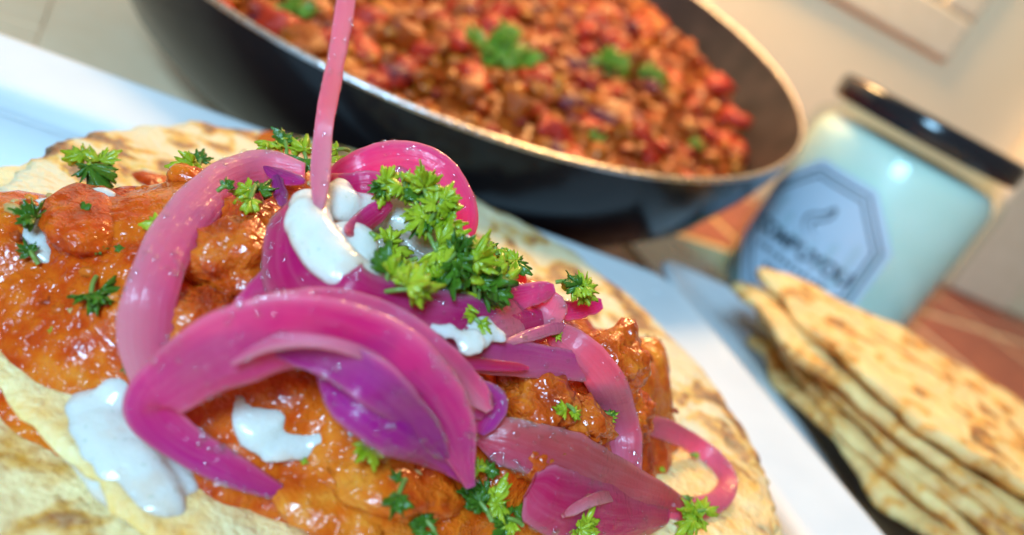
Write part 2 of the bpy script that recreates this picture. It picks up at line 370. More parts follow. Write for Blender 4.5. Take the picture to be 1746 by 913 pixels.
# ------------------------------------------------------------------ filling mound as a height field
BND = np.array([(-9, 7.2), (-4.8, 6.95), (-3.4, 6.7), (-2.6, 6.55), (-1.4, 6.55), (0, 6.75), (1.6, 7.6), (2.9, 9.2), (3.6, 11.0), (3.9, 12.4), (3.2, 13.6), (1.2, 14.0), (-1.2, 13.7), (-3.0, 13.0), (-4.6, 11.6), (-6.0, 9.7), (-9, 8.2)])
def sdist(X, Y):
    inside = np.zeros(X.shape, bool); D = np.full(X.shape, 1e9); n = len(BND)
    for i in range(n):
        a, b = BND[i], BND[(i + 1) % n]; e = b - a
        t = np.clip(((X - a[0]) * e[0] + (Y - a[1]) * e[1]) / (e @ e), 0, 1)
        D = np.minimum(D, np.hypot(X - a[0] - t * e[0], Y - a[1] - t * e[1]))
        cr = (a[1] > Y) != (b[1] > Y); xi = a[0] + (Y - a[1]) / (b[1] - a[1] + 1e-12) * e[0]; inside ^= cr & (X < xi)
    return np.where(inside, D, -D)
GX = np.arange(-9, 4.6, .08); GY = np.arange(5.6, 14.6, .08)
XX, YY = np.meshgrid(GX, GY, indexing='ij'); SD = sdist(XX, YY)
HH = np.zeros(XX.shape)
for i in range(len(GX)):
    for j in range(len(GY)):
        s = SD[i, j] + .28 * nz((GX[i] * .9, GY[j] * .9, 2.2)) + .12 * nz((GX[i] * 2.6, GY[j] * 2.6, 4.4))
        if s <= 0: HH[i, j] = .30 + s * .5; continue
        p = (GX[i], GY[j], 0)
        b = (1.7 - .5 * min(1, max(0, (-3.8 - GX[i]) / 1.5))) * (1 - math.exp(-s / .8)) + .75 * math.exp(-((GX[i] + 3.2) ** 2 + (GY[j] - 10.3) ** 2) / 2.6)
        lum = (.30 * nz(p, .75, 1) + .26 * abs(nz(p, 1.5, 2)) + .09 * nz(p, 3.0, 3)) * (1 - .4 * min(1, max(0, (-2.2 - GX[i]) / 1.5))) + .02 * nz(p, 7, 4)
        HH[i, j] = .40 + b + lum * min(1, s / .5)
def height(x, y):
    i = int(np.clip((x - GX[0]) / .08, 0, len(GX) - 1)); j = int(np.clip((y - GY[0]) / .08, 0, len(GY) - 1))
    if GX[0] <= x <= GX[-1] and GY[0] <= y <= GY[-1]: h = HH[i, j]
    else: h = 0
    if (x + .85) ** 2 + (y - 12.45) ** 2 < 6.65 ** 2: h = max(h, .5)
    return max(h, -.15)
def S(px, py, lift=0.0):
    """point of the pile seen at a pixel, pulled 'lift' cm towards the viewer"""
    d = ray(px, py); t = 3.0
    while t < 40:
        p = CAM + d * t
        if p[2] <= height(p[0], p[1]): break
        t += .03
    return CAM + d * (t - lift)
def pile(px, py, lift=0.0):
    """like S but never farther back than the crest of the pile: for what stands up on it"""
    d = ray(px, py); p = S(px, py)
    t = float((p - CAM) @ d); tc = t
    for _ in range(20):
        q = CAM + d * tc; ym = 10.3 + .75 * max(0, q[0]); tc = min(t, ym / d[1])
    return CAM + d * (tc - lift)
idx = -np.ones(XX.shape, int); V = []
keep = SD > -.45
for i in range(len(GX)):
    for j in range(len(GY)):
        if keep[i, j]: idx[i, j] = len(V); V.append((GX[i], GY[j], HH[i, j]))
F = [(idx[i, j], idx[i + 1, j], idx[i + 1, j + 1], idx[i, j + 1]) for i in range(len(GX) - 1) for j in range(len(GY) - 1)
     if keep[i, j] and keep[i + 1, j] and keep[i + 1, j + 1] and keep[i, j + 1]]
fill = thing('taco_filling', (-1, 9.6, .4), 'mound of glossy orange red spiced filling heaped on the tortilla', 'filling')
mesh('sauce_mound', V, F, M['filling'], fill)
def lumpmesh(seed, r, sq=(1, 1, 1), amp=.3, sub=3, freq=1.4, fine=.12):
    bm = bmesh.new(); bmesh.ops.create_icosphere(bm, subdivisions=sub, radius=1); v = []
    for q in bm.verts:
        p = np.array(q.co); k = 1 + amp * nz(p, freq, seed) + fine * nz(p, freq * 3.5, seed + 1) + fine * .6 * nz(p, freq * 8, seed + 2)
        v.append(p * k * r * np.array(sq))
    f = [tuple(x.index for x in g.verts) for g in bm.faces]; bm.free(); return np.array(v), f
def chunk(px, py, r, seed, sq=(1.1, 1, .85), lift=.0):
    cr = seed in (1, 2, 3, 4, 6, 7, 8, 9, 24, 31, 32); c = S(px, py, lift) - np.array([0, 0, 0 if cr else r * .45]); v, f = lumpmesh(seed, r, sq, .38, 4, 1.3 if cr else 1.0, .20 if cr else .10)
    a = rng.uniform(0, 6.28); R = np.array([[math.cos(a), -math.sin(a), 0], [math.sin(a), math.cos(a), 0], [0, 0, 1]])
    mesh('chunk', v @ R.T + c, f, M['chunk' if cr else 'filling'], fill)
for q in [(1035, 625, .58, 1, (1, 1, 1.05), .05), (1062, 705, .45, 2), (915, 685, .46, 3, (1.2, 1, .8), .12), (955, 700, .40, 31, (1, 1.1, .8), .12), (890, 705, .32, 32), (985, 725, .42, 4), (800, 645, .45, 5, (1, 1, .7)), (880, 640, .38, 6),
          (400, 440, .55, 7), (345, 560, .45, 8), (430, 385, .4, 9), (190, 345, .6, 10, (1.5, 1, .5)), (250, 300, .42, 11, (1.4, 1, .6)), (470, 250, .42, 16), (510, 258, .3, 17), (690, 800, .5, 20, (1.6, 1, .5)), (560, 830, .5, 21, (1.6, 1, .5)), (840, 440, .35, 23), (900, 765, .36, 24), (330, 300, .3, 28)]:
    chunk(*q)

V = []; F = []; CC = []; random.seed(11)
lm0 = [lumpmesh(60 + k, 1, (1.3, .9, .7), .6, 2, 1.4, .3) for k in range(6)]
for _ in range(300):
    while True:
        x, y = random.uniform(-7.5, 3.8), random.uniform(6.5, 13.5); h = height(x, y)
        if h > .95: break
    vv, ff = lm0[random.randrange(6)]; s_ = random.uniform(.03, .085) * (1.5 if random.random() < .12 else 1); a = random.uniform(0, 6.28); R = np.array([[math.cos(a), -math.sin(a), 0], [math.sin(a), math.cos(a), 0], [0, 0, 1]])
    q = vv @ R.T * s_ + np.array([x, y, h + s_ * .1]); F += [tuple(i + len(V) for i in g) for g in ff]; V += list(q)
    CC += [random.choice([(.42, .05, .004), (.60, .12, .008), (.66, .20, .02), (.30, .03, .004), (.55, .09, .006), (.62, .16, .01), (.12, .05, .01), (.50, .30, .10)])] * len(q)
tag(mesh('crumbs', V, F, M['crumbs'], fill, colors=np.array(CC)), kind='stuff')

# ------------------------------------------------------------------ pickled onion strips
MAG = np.array((.80, .012, .22)); PINK = np.array((.90, .09, .28)); PALE = np.array((.92, .36, .42)); PURP = np.array((.54, .014, .34)); SALM = np.array((.80, .16, .10)); RED = np.array((.74, .015, .075))
_bm = bmesh.new(); bmesh.ops.create_icosphere(_bm, subdivisions=2, radius=1); BV = np.array([tuple(q.co) for q in _bm.verts]); BF = [tuple(x.index for x in g.verts) for g in _bm.faces]; _bm.free()
def beads(ob, V, n, ns, seed):
    """small brine beads clinging to the faces of a strip"""
    r_ = random.Random(seed * 13 + 1); BVs = []; BFs = []; G = V[:n * ns].reshape(n, ns, 3)
    area = np.linalg.norm(np.diff(G[:, 0], axis=0), axis=1).sum() * np.linalg.norm(G[n // 2, 0] - G[n // 2, ns // 2])
    for _ in range(int(area * 150)):
        i = r_.randrange(2, n - 2); j = r_.randrange(ns); p = G[i, j] + (G[i + 1, j] - G[i, j]) * r_.random() ; p = p + (G[i, (j + 1) % ns] - G[i, j]) * r_.random()
        if nz(p, 1.5, 9) < -.05: continue
        du = unit(G[i + 1, j] - G[i - 1, j]); dv = unit(G[i, (j + 1) % ns] - G[i, j - 1]); nn = unit(np.cross(dv, du))
        if nn @ (CAM - p) < 0: nn = -nn if abs(nn @ unit(CAM - p)) > .3 else nn
        r = r_.uniform(.016, .040) * (1.5 if r_.random() < .12 else 1); a = unit(du); b = np.cross(nn, a)
        q = p + (BV[:, :1] * a * r * r_.uniform(.9, 1.3) + BV[:, 1:2] * b * r + BV[:, 2:3] * nn * r * .34)
        BFs += [tuple(x + len(BVs) for x in g) for g in BF]; BVs += list(q)
    if BVs: tag(mesh('brine_beads', BVs, BFs, M['bead'], ob), kind='stuff')
def onion(path, w, label, tilt=0.0, th=.042, c=(MAG, PINK), curl=.25, taper=(.5, .5), n=72, seed=0):
    """path: (px, py, lift[, width factor[, tilt]])"""
    P = []; X = []
    for q in path:
        P.append(pile(q[0], q[1], q[2])); X.append((q[3] if len(q) > 3 else 1.0, q[4] if len(q) > 4 else tilt))
    Q = spline(np.hstack([np.array(P), np.array(X)]), n)
    pos = Q[:, :3].copy()
    for _ in range(3): pos[1:-1] = .25 * pos[:-2] + .5 * pos[1:-1] + .25 * pos[2:]
    T = np.gradient(pos, axis=0); ns = 18; V = []; Cc = []; St = []; arc = np.r_[0, np.cumsum(np.linalg.norm(np.diff(pos, axis=0), axis=1))]
    prev = None
    for k in range(n):
        t = unit(T[k]); vd = unit(CAM - pos[k]); wd = unit(np.cross(t, vd)); nd = unit(np.cross(wd, t))
        a = Q[k, 4] + .12 * nz((k * .06, seed, 0)); wd, nd = math.cos(a) * wd + math.sin(a) * nd, -math.sin(a) * wd + math.cos(a) * nd
        if prev is not None:
            wd = unit(.5 * wd + .5 * prev)
        prev = wd; nd = unit(np.cross(wd, t))
        if nd @ vd < 0 and abs(nd @ vd) > .999: nd = -nd
        s = k / (n - 1); tp = 1.0
        e0, e1 = taper
        if s < .12: tp *= e0 + (1 - e0) * math.sin(s / .12 * PI / 2)
        if s > .88: tp *= e1 + (1 - e1) * math.sin((1 - s) / .12 * PI / 2)
        hw = .5 * w * Q[k, 3] * tp * (1 + .16 * nz((s * 5, seed, 1)) + .05 * nz((s * 19, seed, 2)))
        for j in range(ns):
            u = 2 * PI * j / ns
            cx = math.copysign(abs(math.cos(u)) ** .42, math.cos(u)); cy = math.copysign(abs(math.sin(u)) ** .32, math.sin(u))
            x = cx * hw; bow = -curl * hw * cx * cx
            ridge = .035 * hw / .3 * nz((s * 3.2, cx * 1.6, seed + 3)) + .015 * nz((s * 4, cx * 4.5, seed)) + .008 * nz((s * 30, cx * 6, seed))
            V.append(pos[k] + wd * x + nd * (bow + cy * th * .5 * (1 if tp > .3 else tp / .3) + ridge))
            m = .5 + .5 * cx; m = min(1, max(0, m + .35 * nz((s * 3, cx, seed + 5)) + (.12 if cy < 0 else 0)))
            ed = max(0, abs(cx) - .72) / .28; Cc.append((c[0] * (1 - m) + c[1] * m) * (1 - .5 * ed) + PALE * .5 * ed); St.append((arc[k] * .5, cx, seed))
    F = gridfaces(n, ns, cv=True)
    i0 = len(V); V.append(np.mean(V[:ns], 0)); V.append(np.mean(V[(n - 1) * ns:n * ns], 0)); Cc += [Cc[0], Cc[(n - 1) * ns]]; St += [St[0], St[-1]]
    F += [(i0, (j + 1) % ns, j) for j in range(ns)] + [(i0 + 1, (n - 1) * ns + j, (n - 1) * ns + (j + 1) % ns) for j in range(ns)]
    V = np.array(V)
    ob = mesh('onion_strip', V, F, M['onion'], colors=np.array(Cc)); at_ = ob.data.attributes.new('Strip', 'FLOAT_VECTOR', 'POINT'); at_.data.foreach_set('vector', np.array(St).ravel())
    beads(ob, V, n, ns, seed)
    return tag(ob, label, 'onion', 'pickled red onion strips heaped on the taco')

onion([(520, 292, .25, .8), (440, 290, .35), (365, 325, .5), (300, 400, .65, 1.05), (262, 490, .7, 1.05), (248, 580, .55), (262, 640, .35, .9), (285, 700, .15, .6)], .52, 'broad pink onion arc curving down the left side of the taco', c=(PINK, PALE * .9 + PINK * .1), curl=.3, seed=1)
onion([(500, 850, .1, .5, 0), (400, 805, .25, .7, .1), (310, 755, .5, .9, .3), (256, 700, .8, 1.1, .2), (300, 650, 1.05, 1.4, -.1), (390, 600, 1.3, 1.7, -.35), (500, 570, 1.5, 1.75, -.5), (610, 592, 1.6, 1.8, -.5), (700, 650, 1.5, 1.75, -.35), (765, 728, 1.2, 1.3, -.2), (802, 830, .7, .5, 0)], .46, 'widest purple onion loop across the front middle of the taco', c=(MAG * .5 + PURP * .5, PINK * .5 + MAG * .5), curl=.10, n=140, seed=2)
onion([(330, 600, 1.0, .5), (420, 548, 1.3, .9), (540, 528, 1.5, 1.1), (650, 550, 1.55, 1.1), (740, 605, 1.45, 1.0), (800, 660, 1.2, .8), (835, 700, .9, .5)], .40, 'rosy onion strand arching just above the widest purple loop', c=(MAG * .6 + PINK * .4, PALE), curl=.15, seed=29, tilt=-.3, n=90)
onion([(470, 600, 1.3, .4), (560, 610, 1.42, .9), (640, 650, 1.4, 1.1), (710, 715, 1.2, .9), (760, 780, .9, .4)], .42, 'inner bluish violet onion layer inside the widest purple loop', c=(PURP, PURP * .6 + MAG * .4), curl=-.25, seed=23, tilt=-.4)
onion([(545, 630, .95, .5), (610, 690, 1.05, 1), (690, 735, 1.0, 1.1), (760, 775, .8, .8), (800, 822, .55, .4)], .52, 'dark violet onion flap tucked beneath the widest purple loop', c=(PURP, PURP * .7 + MAG * .3), curl=.4, seed=3)
onion([(512, 340, 1.15, .7), (500, 400, 1.3, 1.0), (520, 465, 1.4, 1.3), (590, 515, 1.45, 1.3), (690, 540, 1.4, 1.15), (790, 555, 1.3, 1.05), (880, 558, 1.15, .9), (950, 535, .95, .6)], .66, 'deep magenta onion cup holding the cream and parsley', c=(MAG, RED * .6 + MAG * .4), curl=.35, seed=4, n=96)
onion([(592, -60, 1.6, .9), (590, 0, 1.6, .9), (572, 110, 1.6, 1), (552, 220, 1.55, 1.05), (543, 365, 1.5, .9)], .21, 'thin pink onion strand standing upright out of the cream', c=(PALE, PALE * .6 + PINK * .4), th=.1, curl=.1, seed=5)
onion([(550, 325, .7, .8), (620, 288, .75, 1), (695, 275, .75, 1.0), (755, 305, .75, 1.0), (785, 360, .7, .9), (785, 430, .55, .7)], .50, 'pink onion arch standing behind the parsley heap', c=(MAG * .5 + PINK * .5, PINK), curl=.3, seed=6)
onion([(560, 330, .95), (610, 320, 1.0), (660, 320, .95), (700, 300, .8)], .42, 'bright magenta onion slice between the upright strand and the parsley', c=(MAG, RED * .5 + MAG * .5), seed=7, n=48)
onion([(590, 398, 1.45, .5), (625, 375, 1.5, 1), (665, 345, 1.45, .8)], .26, 'short magenta onion sliver lying in the white cream', c=(MAG, RED), seed=8, n=40, taper=(.2, .6))
onion([(740, 590, 1.05, .7), (820, 605, 1.0), (910, 615, .95), (1005, 628, .85, .9)], .42, 'translucent violet onion strip with a cut end pointing right', c=(MAG * .6 + PURP * .4, PINK * .6 + PALE * .4), seed=9, taper=(.6, .95), curl=.15)
onion([(800, 575, 1.25, .8), (860, 560, 1.3, 1.1), (920, 540, 1.25, 1.1), (950, 500, 1.1, .6)], .56, 'wet pink onion fold with pale speckled sheen right of the cream', c=(MAG * .4 + PINK * .6, PALE), seed=10, curl=.4, n=56)
onion([(830, 515, 1.15, .6), (880, 508, 1.15, 1), (945, 492, 1.05, .7)], .34, 'small magenta onion slice just right of the parsley heap', c=(MAG, PINK), seed=11, n=44)
onion([(945, 532, .95, .8), (985, 528, .95, 1), (1026, 518, .9, .8)], .27, 'short magenta onion end beneath the lone right parsley sprig', c=(MAG, MAG * .6 + PINK * .4), seed=12, n=40, taper=(.7, .7))
onion([(930, 560, .8, .6), (985, 595, .85, .9), (1035, 655, .8, 1.0), (1062, 730, .6, 1.0), (1068, 812, .3, .9)], .50, 'salmon pink onion strip running down over the right crumbly chunk', c=(SALM * .5 + PINK * .5, PINK * .5 + PALE * .5), seed=13, taper=(.6, .9))
onion([(1085, 722, .2, .7), (1140, 735, .3), (1195, 765, .4), (1238, 810, .4, 1), (1228, 850, .35, 1), (1180, 868, .3), (1110, 862, .3, .9)], .34, 'thin pink onion ring looping out at the right edge of the tortilla', c=(SALM * .4 + PINK * .6, PINK * .6 + PALE * .4), seed=14, n=90)
onion([(815, 745, .3, .6), (890, 760, .45, 1.1), (980, 795, .55, 1.3), (1070, 835, .5, 1.2), (1170, 862, .35, .6)], .56, 'salmon to pink onion strip lying low across the right front', c=(SALM * .7 + RED * .3, RED * .4 + PINK * .4 + SALM * .2), seed=15)
onion([(905, 830, .4, .9), (960, 860, .55, 1.3), (1050, 875, .5, 1.3), (1140, 880, .35, .7)], .66, 'hot pink onion petal at the bottom edge beside the lower parsley sprig', c=(RED * .6 + MAG * .4, RED * .5 + PINK * .5), seed=16)
onion([(385, 555, .55, .5), (425, 515, .8, 1), (470, 468, 1.0, 1.1), (500, 420, 1.1, .8)], .26, 'narrow pink onion shred below the left side of the magenta cup', c=(MAG, PINK), seed=17, n=44)
onion([(450, 285, .5, .3), (475, 300, .55, .9), (520, 310, .6, .5)], .22, 'dark purple onion curl near the upright strand', c=(PURP * .5, PURP), seed=18, n=36, taper=(.2, .4))
onion([(470, 300, .55, .8), (478, 330, .55, 1), (484, 352, .5, .5)], .17, 'tiny dark purple onion bit hanging left of the cream', c=(PURP * .4, PURP * .8), seed=19, n=30)
onion([(760, 660, .8, .5), (805, 680, .85, 1), (838, 690, .75, .9), (818, 740, .5, .5)], .44, 'purple onion tip showing right of the widest loop', c=(PURP, MAG), seed=20, n=44)
onion([(860, 430, .5, .6), (875, 460, .6, 1), (890, 490, .55, .7)], .26, 'orange tinted onion bit right behind the parsley heap', c=(SALM, SALM * .6 + PALE * .4), seed=21, n=36)
onion([(490, 420, .7, .7), (500, 480, .8, 1.1), (560, 530, .95, 1.2), (700, 585, 1.0, 1), (850, 605, .8, .6)], .6, 'shadowed crimson onion layer under the magenta cup', c=(RED, MAG * .7), seed=22, curl=.2)

onion([(395, 620, 1.35, .6), (470, 585, 1.6, 1), (560, 585, 1.75, 1), (650, 620, 1.75, .9), (720, 690, 1.5, .5)], .13, 'thin pale onion shred lying along the top of the widest loop', c=(PINK, PALE), seed=24, n=60, th=.05)
onion([(430, 500, .8, .6), (455, 540, 1.0, 1), (520, 535, 1.25, 1), (600, 545, 1.45, .6)], .16, 'slim magenta shred between the left arc and the widest loop', c=(MAG, PINK), seed=25, n=50, th=.05)
onion([(850, 590, 1.2, .5), (910, 570, 1.25, 1), (960, 560, 1.1, 1), (1000, 580, .9, .6)], .15, 'slim bright pink shred crossing above the violet strip', c=(PINK, PALE), seed=26, n=50, th=.05)
onion([(690, 600, 1.25, .6), (750, 612, 1.25, 1), (830, 622, 1.15, 1), (900, 628, 1.05, .6)], .15, 'slim crimson shred below the cream drip', c=(RED, MAG), seed=27, n=50, th=.05)
onion([(960, 880, .75, .6), (1020, 850, .8, 1), (1090, 845, .7, 1), (1150, 862, .55, .6)], .16, 'slim salmon shred lying over the hot pink petal', c=(SALM * .5 + PINK * .5, PALE), seed=28, n=50, th=.05)

# ------------------------------------------------------------------ cream
def cream(parts, label, vox=.04, smooth=16):
    """parts: (px, py, lift, radius, flatten)"""
    bm = bmesh.new(); C0 = np.array([pile(p[0], p[1], p[2]) for p in parts]); og = C0.mean(0); og[2] = C0[:, 2].min() - .2
    for c, p in zip(C0, parts):
        r = bmesh.ops.create_icosphere(bm, subdivisions=3, radius=p[3] * CM)
        fl = p[4] if len(p) > 4 else 1.0
        for q in r['verts']:
            nn_ = Vector((0, -.45, .89)); q.co -= nn_ * (q.co.dot(nn_) * (1 - fl)); k = 1 + .18 * nz(np.array(q.co) * 100, 2.6, p[0]); q.co *= k; q.co += Vector((c - og) * CM)
    me = bpy.data.meshes.new('cream_dollop'); bm.to_mesh(me); bm.free(); me.materials.append(M['cream'])
    o = link('cream_dollop', me, None, og)
    m = o.modifiers.new('remesh', 'REMESH'); m.mode = 'VOXEL'; m.voxel_size = vox * CM; m.use_smooth_shade = True
    m = o.modifiers.new('smooth', 'SMOOTH'); m.iterations = smooth; m.factor = .5
    return tag(o, label, 'cream', 'dollops of white cream on the taco')
def run(pts, n):
    return [tuple(x) for x in spline(np.array(pts, float), n)]
cream(run([(528, 345, 1.35, .22, .6), (530, 385, 1.4, .28, .55), (553, 430, 1.5, .29, .5), (595, 465, 1.5, .28, .5), (655, 495, 1.45, .22, .5)], 16) + [(575, 345, 1.2, .3, .5), (615, 365, 1.15, .32, .5), (650, 400, 1.2, .36, .5), (600, 420, 1.25, .34, .5), (690, 430, 1.2, .36, .5), (740, 390, 1.05, .36, .5), (780, 430, 1.05, .34, .5), (690, 360, 1.05, .32, .5), (580, 325, 1.2, .16, 1), (730, 440, 1.1, .34, .5)],
      'white cream swirled in the magenta onion cup under the parsley')
cream(run([(150, 690, .02, .26, .45), (165, 740, .02, .36, .45), (200, 790, .02, .38, .45), (245, 840, .0, .34, .4), (270, 870, .0, .28, .35)], 8) + [(240, 750, .02, .3, .45), (290, 810, .0, .28, .4), (200, 670, .02, .22, .5), (120, 710, .0, .2, .4), (310, 840, .0, .2, .35)], 'large blurred white cream dollop at the lower left front')
cream(run([(110, 350, .0, .12, .35), (75, 352, .0, .17, .35), (55, 390, .0, .2, .35), (70, 430, .0, .15, .35), (88, 450, .0, .1, .3)], 8), 'small white cream smear at the far left edge of the filling')
cream(run([(140, 328, .0, .14, .3), (180, 335, .0, .16, .3)], 4), 'faint white cream streak near the upper left parsley leaf')
cream(run([(425, 690, .0, .2, .2), (448, 740, .0, .28, .2), (500, 755, .0, .24, .2), (555, 745, .0, .15, .2), (600, 735, .0, .1, .2)], 10) + [(470, 700, .0, .2, .2)], 'thin white cream patch in the hollow under the purple loop')
cream(run([(750, 485, 1.45, .28, .4), (785, 530, 1.48, .26, .35), (812, 562, 1.48, .24, .3), (800, 592, 1.45, .16, .3)], 10) + [(850, 572, 1.4, .14, .3), (740, 560, 1.5, .10, .3), (765, 565, 1.5, .12, .3)], 'white cream drip over the onions below the parsley heap')

# ------------------------------------------------------------------ parsley
def leaflet(base, d, nrm, L, Wd, seed, teeth=3, ruf=.10, nu=5, nv=28):
    """palmate blade: three lobes, pointed teeth, slightly folded and bent"""
    d = unit(d); side = unit(np.cross(d, nrm)); nrm = unit(np.cross(side, d)); V = []
    bend = random.uniform(-.45, .25); ph = random.uniform(0, 6.28); op = random.uniform(.9, 1.25); j0 = [random.uniform(.75, 1.15) for _ in range(3)]
    for i in range(nu):
        s = (i / (nu - 1)) ** .8
        for j in range(nv):
            t = -1 + 2 * j / (nv - 1); u = (t + 1) / 2 * .9999
            lob = 1 - abs((u * 3) % 1 - .5) * 2; too = 1 - abs((u * 9) % 1 - .5) * 2
            Rr = L * (.30 + .48 * lob ** .7 * j0[int(u * 3)] + .20 * too) * (1.12 - .28 * abs(t)); ph_ = t * op
            z = L * (ruf * s * math.sin(7 * t + ph) + .14 * s * (lob - .5) + bend * s * s + .05 * nz((s * 3, t * 3, seed)) - .12 * t * t * s)
            V.append(base + s * Rr * (math.cos(ph_) * d + math.sin(ph_) * side * Wd / L) + nrm * z)
    return V, gridfaces(nu, nv)
def sprig(px, py, lift, size, nleaf, label, up=None, spread=1.0, mat='parsley', seed=0, stem=True, pts=None):
    random.seed(1000 + seed); c = pile(px, py, lift)
    o = thing('parsley_sprig', c - np.array([0, 0, .1]), label, 'parsley', 'parsley scattered over the taco')
    vd = unit(CAM - c)
    for k in range(nleaf):
        if pts: q = pts[k % len(pts)]; b = pile(q[0], q[1], q[2]); sc = q[3] if len(q) > 3 else 1
        else: b = c + np.array([random.uniform(-.3, .3), random.uniform(-.3, .3), random.uniform(-.05, .15)]) * size * spread; sc = 1
        ang = random.uniform(0, 6.28); dirv = unit(RT * math.cos(ang) + UP * math.sin(ang) + vd * random.uniform(-.25, .55))
        if not pts: dirv = unit(np.array([math.cos(ang), math.sin(ang) * .9, .42 * math.sin(ang)]) + np.array([0, 0, random.uniform(0, .15)]))
        nrm = unit((vd if pts else np.array([0, -.35, .6])) + (.7 if pts else .35) * np.array([random.gauss(0, 1) for _ in range(3)]) * .6 + np.array([0, 0, .5]))
        V = []; F = []
        for a in ((-.95, 0.02, .95) if random.random() < .7 else (-1.3, -.55, .1, .8, 1.4)):
            ax = nrm; sd = np.cross(ax, dirv); dd = unit(math.cos(a) * dirv + math.sin(a) * sd)
            L = size * sc * random.uniform(.38, .74) * (1.15 if abs(a) < .2 else .85)
            lv, lf = leaflet(b + dirv * size * sc * .12, dd, nrm + .35 * np.array([random.gauss(0, 1) for _ in range(3)]), L, L * random.uniform(.75, 1.05), seed + k * 3 + a, teeth=random.choice((3, 4, 5)))
            F += [tuple(x + len(V) for x in g) for g in lf]; V += lv
        m = M[mat] if random.random() < .85 else M['parsley_dark' if mat == 'parsley' else 'parsley']
        ob = mesh('leaf', V, F, m, o)
        sm = ob.modifiers.new('thickness', 'SOLIDIFY'); sm.thickness = .010 * CM
        if stem and (k % 2 == 0 if pts else k == 0):
            e = b + dirv * size * sc * .15; s0 = b - dirv * size * sc * .45 - vd * .05
            tube('stem', [s0, (s0 + e) / 2 + nrm * .03, e], .028, M['stem'], o)
    random.seed(77 + seed)
    return o
def tube(name, pts, r, mat, parent=None, n=8, m=12, origin=None):
    P = spline(np.array(pts), m); T = np.gradient(P, axis=0); V = []
    for k in range(m):
        t = unit(T[k]); a = unit(np.cross(t, (0.3, .2, 1))); b = np.cross(t, a)
        rr = r[k] if hasattr(r, '__len__') else r
        V += [P[k] + rr * (a * math.cos(2 * PI * j / n) + b * math.sin(2 * PI * j / n)) for j in range(n)]
    F = gridfaces(m, n, cv=True) + [tuple(range(n))[::-1], tuple(range((m - 1) * n, m * n))]
    return mesh(name, V, F, mat, parent, origin)
big = [(690, 318, 1.5, .6), (655, 318, 1.45, .5), (725, 330, 1.6, .8), (750, 350, 1.6, .8), (745, 385, 1.65, .8), (730, 365, 1.65, .8), (665, 420, 1.7, .7), (680, 450, 1.8, .8), (660, 475, 1.8, .8), (705, 480, 1.9, 1), (745, 455, 1.95, 1), (775, 480, 1.95, 1), (800, 450, 1.9, 1), (820, 485, 1.8, 1), (850, 495, 1.65, .8), (720, 500, 1.9, 1), (690, 495, 1.8, .8), (785, 505, 1.85, .9), (740, 420, 1.85, .9), (805, 480, 1.9, 1), (770, 440, 1.95, 1), (760, 470, 2.0, 1), (745, 495, 1.95, 1), (720, 345, 1.6, .7), (765, 370, 1.55, .6)]
sprig(735, 420, 1.75, .62, 52, 'big heap of curly parsley piled on the cream at the top', pts=big, seed=1)
for q in [(985, 490, 1.1, .42, 4, 'lone curly parsley sprig on the magenta onion end at right'), (880, 452, .75, .42, 3, 'small parsley sprig right of the big heap, above the onion fold'), (835, 420, .8, .22, 2, 'tiny parsley tip behind the right side of the big heap'),
          (440, 335, .75, .46, 3, 'parsley leaf lying on the pink arc left of the cream'), (378, 325, .75, .22, 1, 'tiny parsley fleck on top of the pink arc'), (340, 285, .35, .50, 4, 'parsley sprig behind the top of the pink arc'), (310, 295, .2, .36, 2, 'parsley bit lying left of the pink arc on the tortilla'),
          (172, 275, .25, .62, 3, 'bright parsley leaf on the upper left rim of the filling'), (468, 246, .1, .46, 3, 'parsley leaf at the back edge left of the upright strand'), (518, 262, .1, .40, 3, 'parsley leaf directly behind the upright strand'), (572, 258, .3, .3, 2, 'parsley tip right behind the upright strand'),
          (950, 565, .95, .2, 1, 'parsley fleck between the violet strip and the right chunk'), (1032, 708, .5, .24, 2, 'parsley bit on the salmon strip at the right chunk'), (975, 705, .75, .24, 2, 'wet parsley fleck on the middle right chunk'), (800, 548, 1.75, .30, 2, 'small parsley bit hanging on the cream drip'),
          (1190, 880, .6, .42, 7, 'parsley sprig at the bottom right over the tortilla edge'), (985, 900, .7, .38, 6, 'parsley sprig at the bottom edge on the hot pink petal'), (1185, 780, .3, .14, 1, 'parsley fleck inside the thin onion ring'), (1165, 850, .5, .2, 1, 'parsley fleck on the near side of the thin onion ring'), (1035, 632, .75, .14, 1, 'parsley fleck on top of the right crumbly chunk'), (630, 405, 1.7, .16, 1, 'single parsley crumb on the white cream swirl')]:
    sprig(q[0], q[1], q[2], q[3], q[4], q[5], seed=q[0] + q[1])
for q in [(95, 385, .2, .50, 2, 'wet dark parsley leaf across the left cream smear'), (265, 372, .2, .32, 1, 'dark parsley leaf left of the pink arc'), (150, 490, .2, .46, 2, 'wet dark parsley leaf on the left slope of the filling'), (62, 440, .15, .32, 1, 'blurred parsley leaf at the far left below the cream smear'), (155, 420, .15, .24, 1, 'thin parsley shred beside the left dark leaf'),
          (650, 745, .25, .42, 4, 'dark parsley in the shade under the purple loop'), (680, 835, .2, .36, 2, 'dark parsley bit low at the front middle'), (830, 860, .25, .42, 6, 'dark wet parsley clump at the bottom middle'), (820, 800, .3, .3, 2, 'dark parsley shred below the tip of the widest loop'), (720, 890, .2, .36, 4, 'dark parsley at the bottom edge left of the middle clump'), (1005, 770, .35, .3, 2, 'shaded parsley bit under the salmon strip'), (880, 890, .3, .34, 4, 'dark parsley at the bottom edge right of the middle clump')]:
    sprig(q[0], q[1], q[2], q[3], q[4], q[5], seed=q[0] + q[1], mat='parsley_dark')

